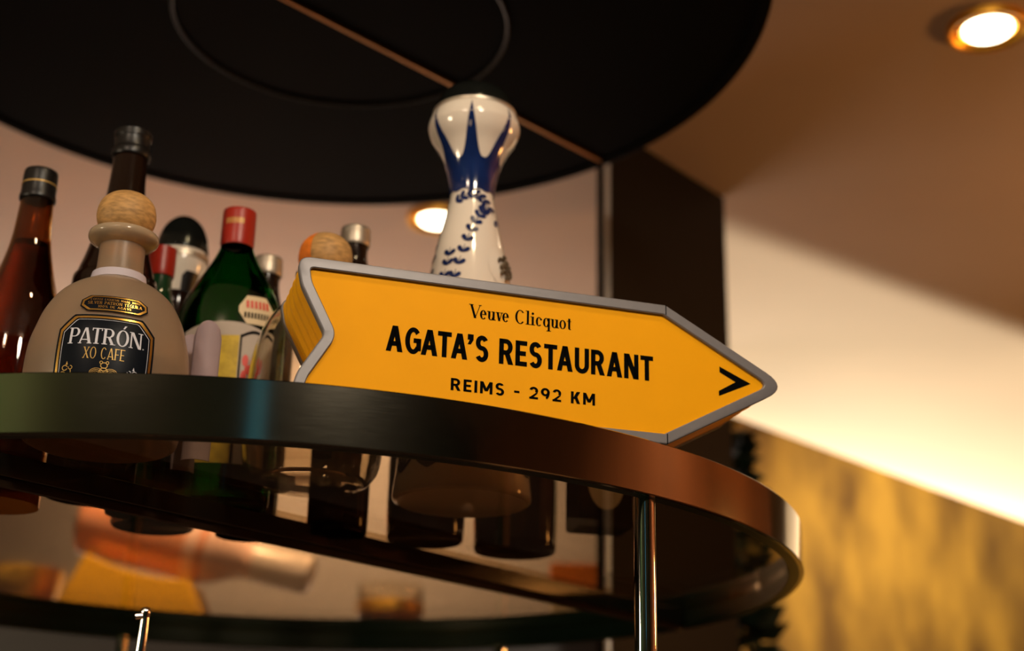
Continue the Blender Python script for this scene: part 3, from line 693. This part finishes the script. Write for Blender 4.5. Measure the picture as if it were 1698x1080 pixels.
# ---- pale bottle with dark dome, behind
t = thing('bottle', 'blurred bottle with black domed stopper and pale band behind the frosted bottle', 'bottle', (-.3622, 1.435, GL))
k_ = .8827
q = [(.045, 0), (.048, .004), (.045, .06), (.036, .16), (.026, .25), (.0200, .300), (.0205, .328), (.0265, .352), (.0312, .3700)]
sp = solidbody(t, near(q, k_), 'darkglass')
MB().lathe(smoothprof(near([(.0200, .3265), (.0250, .3430), (.0310, .3630), (.0318, .3740), (.0310, .3820)], k_), 4), 64).build('pale_collar', 'ceramic', t)
fq = lambda x, h: ((.0205 + (h - .326) * .235 + .0012) * k_ * cos(R(x)), (.0205 + (h - .326) * .235 + .0012) * k_ * sin(R(x)), (h + GL) * k_ - GL)
mb = MB(); strip(mb, fq, [(-70 + 50 * i / 10, .3265, .345 + .034 * i / 10) for i in range(11)], None); mb.build('dark_stripe', 'blackcap', t, 60)
MB().lathe(smoothprof(near([(.0312, .3815), (.0322, .3850), (.0300, .4010), (.0230, .4180), (.0120, .4290), (0, .4330)], k_), 6), 64).build('stopper_dome', 'dome', t)
MB().lathe(near([(.0310, .3690), (.0336, .3700), (.0336, .3770), (.0310, .3780), (.0310, .3690)], k_), 64).build('collar_ring', 'silvercap', t)

# ---- silver capped bottles
for x, y, hh, lab in ((-.2636, 1.415, .291, 'dark bottle with silver cap just right of the red capped flask'), (-.1681, 1.385, .3153, 'dark bottle with silver cap peeking above the orange sealed cork')):
    t = thing('bottle', lab, 'bottle', (x, y, GL), 'silver capped dark bottles')
    solidbody(t, [(.027, 0), (.030, .004), (.030, hh - .10), (.028, hh - .082), (.0185, hh - .055), (.0140, hh - .036), (.0138, hh - .018)], 'darkglass')
    cap = MB().lathe(smoothprof([(.0138, hh - .0205), (.0158, hh - .020), (.0158, hh - .008), (.0153, hh - .0065), (.0156, hh - .005), (.0150, hh - .001), (.0130, hh), (0, hh)], 3), 48).build('cap', 'silvercap', t)

# ---- clear round bottle with cork ball, behind the sign's notch
t = thing('bottle', 'clear round glass bottle with cork ball and orange seal behind the sign', 'bottle', (-.1772, 1.2405, GL))
kp = [(.042, 0), (.050, .003), (.0590, .014), (.0625, .030), (.0635, .058), (.0628, .090), (.0605, .116), (.0560, .136), (.0480, .155), (.0360, .1690), (.0240, .178), (.0195, .184), (.0188, .196)]
sp = glassbody(t, kp, 'clear', .0035)
MB().lathe(smoothprof([(.0188, .196), (.025, .198), (.0270, .2015), (.0250, .2045), (.0150, .2050)], 4), 48).build('lip', 'clear', t)
MB().lathe([(0, .183), (.0145, .183), (.0148, .2045), (0, .2045)], 32).build('cork_plug', 'cork', t)
cb = smoothprof([(0, .2045), (.0160, .2046), (.0215, .2080), (.0246, .2150), (.0250, .2230), (.0225, .2330), (.0150, .2410), (.0070, .2440), (0, .2448)], 6)
MB().lathe(cb, 64).build('cork_ball', 'corkball', t)
mb = MB(); fb = lambda x, h: ((rad_at(cb[1:], h) + .0005) * cos(R(x)), (rad_at(cb[1:], h) + .0005) * sin(R(x)), h)
strip(mb, fb, [(-176 + 60 * i / 20, .206, .2415) for i in range(21)], None); mb.build('orange_seal', 'orange', t, 60)

# ---- things behind the sign, seen from below through the glass
t = thing('bottle', 'low rectangular glass bottle with round amber label seen through the shelf at right', 'bottle', (.092, 1.400, GL), rz=R(12))
MB().box((-.030, -.024, 0), (.030, .024, .115)).build('body', 'darkglass', t, bevel=.004)
MB().lathe([(.014, .113), (.013, .125), (.013, .150)], 32).build('neck', 'darkglass', t)
MB().lathe([(.0150, .149), (.0150, .172), (0, .172)], 32).build('cap', 'blackcap', t)
mb = MB(); mb.add([(.019 * cos(2 * pi * i / 32), -.0244, .046 + .030 * sin(2 * pi * i / 32)) for i in range(32)], [tuple(range(32))]); mb.build('round_label', 'creamlab', t, smooth=0)
for x, y, r_, h_, lab in ((.008, 1.50, .044, .18, 'dark round bottle base seen through the glass right of the white ceramic base'),
                          (-.085, 1.455, .040, .17, 'dark round bottle base seen through the glass left of the white ceramic base')):
    t = thing('bottle', lab, 'bottle', (x, y, GL), 'dark bottles behind the sign')
    solidbody(t, [(r_ - .006, 0), (r_, .004), (r_, h_ * .55), (r_ * .85, h_ * .68), (.018, h_ * .82), (.014, h_ * .98)], 'darkglass')
    MB().lathe([(.015, h_ * .95), (.015, h_ * 1.08), (0, h_ * 1.08)], 32).build('cap', 'blackcap', t)

# ---- two rounded cards beside the frosted bottle
def card(x, y, rz, wd, hh, bend, lab):
    o_ = MB(); k = 14; pts = []
    prof = []
    for i in range(k + 1):
        u_ = -1 + 2 * i / k; prof.append((u_ * wd / 2, hh - wd * .62 * (1 - math.sqrt(max(0, 1 - u_ * u_)))))
    vs = []
    for side in (0, .0016):
        for (xx, top) in prof:
            for j in range(9):
                z = top * j / 8; yy = bend * ((xx / wd * 2) ** 2) + side + .010 * (z / hh)
                vs.append((xx, yy, z))
    n1 = 9; off_ = (k + 1) * n1; fs = []
    for i in range(k):
        for j in range(n1 - 1):
            a_ = i * n1 + j; fs += [(a_, a_ + n1, a_ + n1 + 1, a_ + 1), (off_ + a_ + 1, off_ + a_ + n1 + 1, off_ + a_ + n1, off_ + a_)]
        fs += [(i * n1, off_ + i * n1, off_ + (i + 1) * n1, (i + 1) * n1), (i * n1 + 8, (i + 1) * n1 + 8, off_ + (i + 1) * n1 + 8, off_ + i * n1 + 8)]
    for i in (0, k):
        for j in range(n1 - 1): fs.append((i * n1 + j, i * n1 + j + 1, off_ + i * n1 + j + 1, off_ + i * n1 + j))
    o_.add(vs, fs); ob = o_.build('paper_tag', 'tag', None, 50); ob.location = (x, y, GL); ob.rotation_euler.z = rz
    return tag(ob, lab, 'tag')
card(-.2615, 1.150, R(8), .0235, .1265, .006, 'mauve round topped paper tag standing between the frosted bottle and the green flask')
card(-.2780, 1.190, R(40), .022, .1265, .004, 'mauve round topped tag edge half hidden behind the frosted bottle')

# ---- chrome rod below the shelf
t = thing('chrome_rod', 'slender tapered chrome rod with a small stud at its tip below the shelf', 'rod', (-.2575, 1.02, -.42))
MB().tube([(-.004, 0, 0), (-.003, 0, .30), (.0000, 0, .50), (.0022, 0, .568)], [.010, .0072, .0048, .0030], 24).build('shaft', 'chrome', t)
MB().lathe(smoothprof([(.0030, .566), (.0034, .568), (.0034, .571), (.0020, .573), (0, .5732)], 3), 24, (.0022, 0, 0)).build('tip', 'chrome', t)
MB().tube([(.0010, -.002, .567), (-.0038, -.002, .5665)], .0022, 16).build('stud', 'chrome', t)

# ================================================================== back bar seen through the shelf
t = thing('back_cabinet', 'dark walnut back bar cabinet against the far wall', 'cabinet', (-.56, 2.86, -Z0))
MB().box((-.75, -.20, 0), (.75, .20, Z0 + .36)).build('body', 'cabinet', t, smooth=0)
MB().box((-.78, -.22, Z0 + .36), (.78, .22, Z0 + .385)).build('top', 'cabinet', t, smooth=0, bevel=.003)
BT = .385
# yellow cradle
t = thing('bottle_cradle', 'yellow concave cradle holding a large rose bottle behind the shelf', 'cradle', (-.715, 2.78, BT))
mb = MB(); top = []; k = 20
for i in range(k + 1):
    x = -.100 + .200 * i / k; top.append((x + .01, .1035 - .231 * (x + .01) - .014 * (1 - (2 * i / k - 1) ** 2)))
outl = [(-.150, 0), (.146, 0)] + list(reversed(top))
N = len(outl)
mb.add([(x, -.07, z) for x, z in outl] + [(x, .07, z) for x, z in outl], [tuple(range(N)), tuple(range(2 * N - 1, N - 1, -1))] + [(i, N + i, N + (i + 1) % N, (i + 1) % N) for i in range(N)])
mb.build('stand', 'yellowmetal', t, 35, bevel=.004)
# rose bottle lying on it
t = thing('bottle', 'large pink rose bottle lying on the yellow cradle behind the shelf', 'bottle', (-.715, 2.78, BT + .178))
t.rotation_euler = (0, R(90 + 13), R(0))
MB().lathe([(0, -.118)] + smoothprof([(.060, -.120), (.068, -.112), (.070, -.09), (.070, .11), (.063, .145), (.045, .185), (.036, .21), (.034, .23)], 5) + [(0, .23)], 64).build('body', 'rose', t)
MB().lathe([(.0715, .100)] + smoothprof([(.0712, .112), (.0646, .147), (.0466, .187), (.0376, .211), (.0370, .235)], 4), 64).build('shoulder_label', 'roselab', t)
MB().lathe(smoothprof([(.0380, .228), (.0385, .27), (.0380, .33), (.030, .345), (0, .347)], 4), 48).build('foil', 'foil', t)
# brass bowl at far left
t = thing('bowl', 'round brass bowl glowing at the far left behind the shelf', 'bowl', (-.955, 2.80, BT))
MB().lathe([(.02, 0), (.035, .002)] + smoothprof([(.045, .02), (.075, .055), (.085, .095), (.083, .097), (.072, .055), (.042, .024), (0, .02)], 4), 48).build('body', 'lampgold', t)
# brass tumbler at centre
t = thing('tumbler', 'brass rimmed glass tumbler behind the shelf right of the rose bottle', 'tumbler', (-.225, 2.79, BT))
MB().lathe([(0, 0), (.055, 0), (.062, .01), (.064, .085), (.060, .085), (.057, .014), (0, .012)], 48).build('glass', 'clear', t)
MB().lathe([(.0565, .02), (.0590, .05), (0, .05), (0, .02)], 48).build('drink', 'ambliq', t)
MB().lathe([(.0642, .03), (.0660, .032), (.0660, .05), (.0642, .052)], 48).build('brass_band', 'lampgold', t)
# amber block bottle seen near the panel edge
t = thing('box', 'small pale carton with orange top beside the dark panel', 'box', (.135, 2.80, BT))
MB().box((-.048, -.03, 0), (.048, .03, .085)).build('carton', 'creamlab', t, smooth=0, bevel=.002)
MB().box((-.049, -.031, .085), (.049, .031, .135)).build('top', 'orange', t, smooth=0, bevel=.003)

# dark plant beside the panel
t = thing('potted_plant', 'dark leafy plant standing between the dark panel and the gold wall', 'plant', (.425, 2.78, -Z0))
MB().lathe([(.09, 0), (.13, .02), (.15, .35), (.14, .35), (.12, .05), (0, .05)], 40).build('pot', 'pot', t)
MB().lathe([(0, .05), (.139, .30), (0, .31)], 40).build('soil', 'bark', t)
MB().tube([(0, 0, .28), (.01, 0, .9), (.02, .01, 1.5), (.0, 0, 2.1)], [.02, .017, .012, .005], 12).build('stem', 'bark', t)
random.seed(11); mb = MB()
for i in range(900):
    z = 1.30 + 1.00 * random.random(); q = (z - 1.30) / 1.0
    rm = .075 * math.sqrt(max(.02, 1 - q ** 2.2)); r_ = rm * random.random() ** .45; a = random.random() * 2 * pi
    c0 = Vector((r_ * cos(a), r_ * sin(a), z)); d = Vector((cos(a + random.uniform(-.7, .7)), sin(a + random.uniform(-.7, .7)), random.uniform(-.7, .5))).normalized()
    l_ = random.uniform(.05, .08); n_ = d.cross(Vector((random.uniform(-1, 1), random.uniform(-1, 1), 1))).normalized() * l_ * .38; up = d.cross(n_).normalized() * l_ * .08
    mb.add([c0, c0 + d * l_ * .45 + n_ + up, c0 + d * l_, c0 + d * l_ * .45 - n_ + up, c0 + d * l_ * .5], [(0, 1, 4), (1, 2, 4), (2, 3, 4), (3, 0, 4)])
mb.build('foliage', 'leaf', t, 0)

# ------------------------------------------------------------------ lift everything so that the floor lies at zero
for o in list(COL.objects):
    if o.parent is None and o.type not in ('CAMERA', 'LIGHT'): o.location.z += Z0
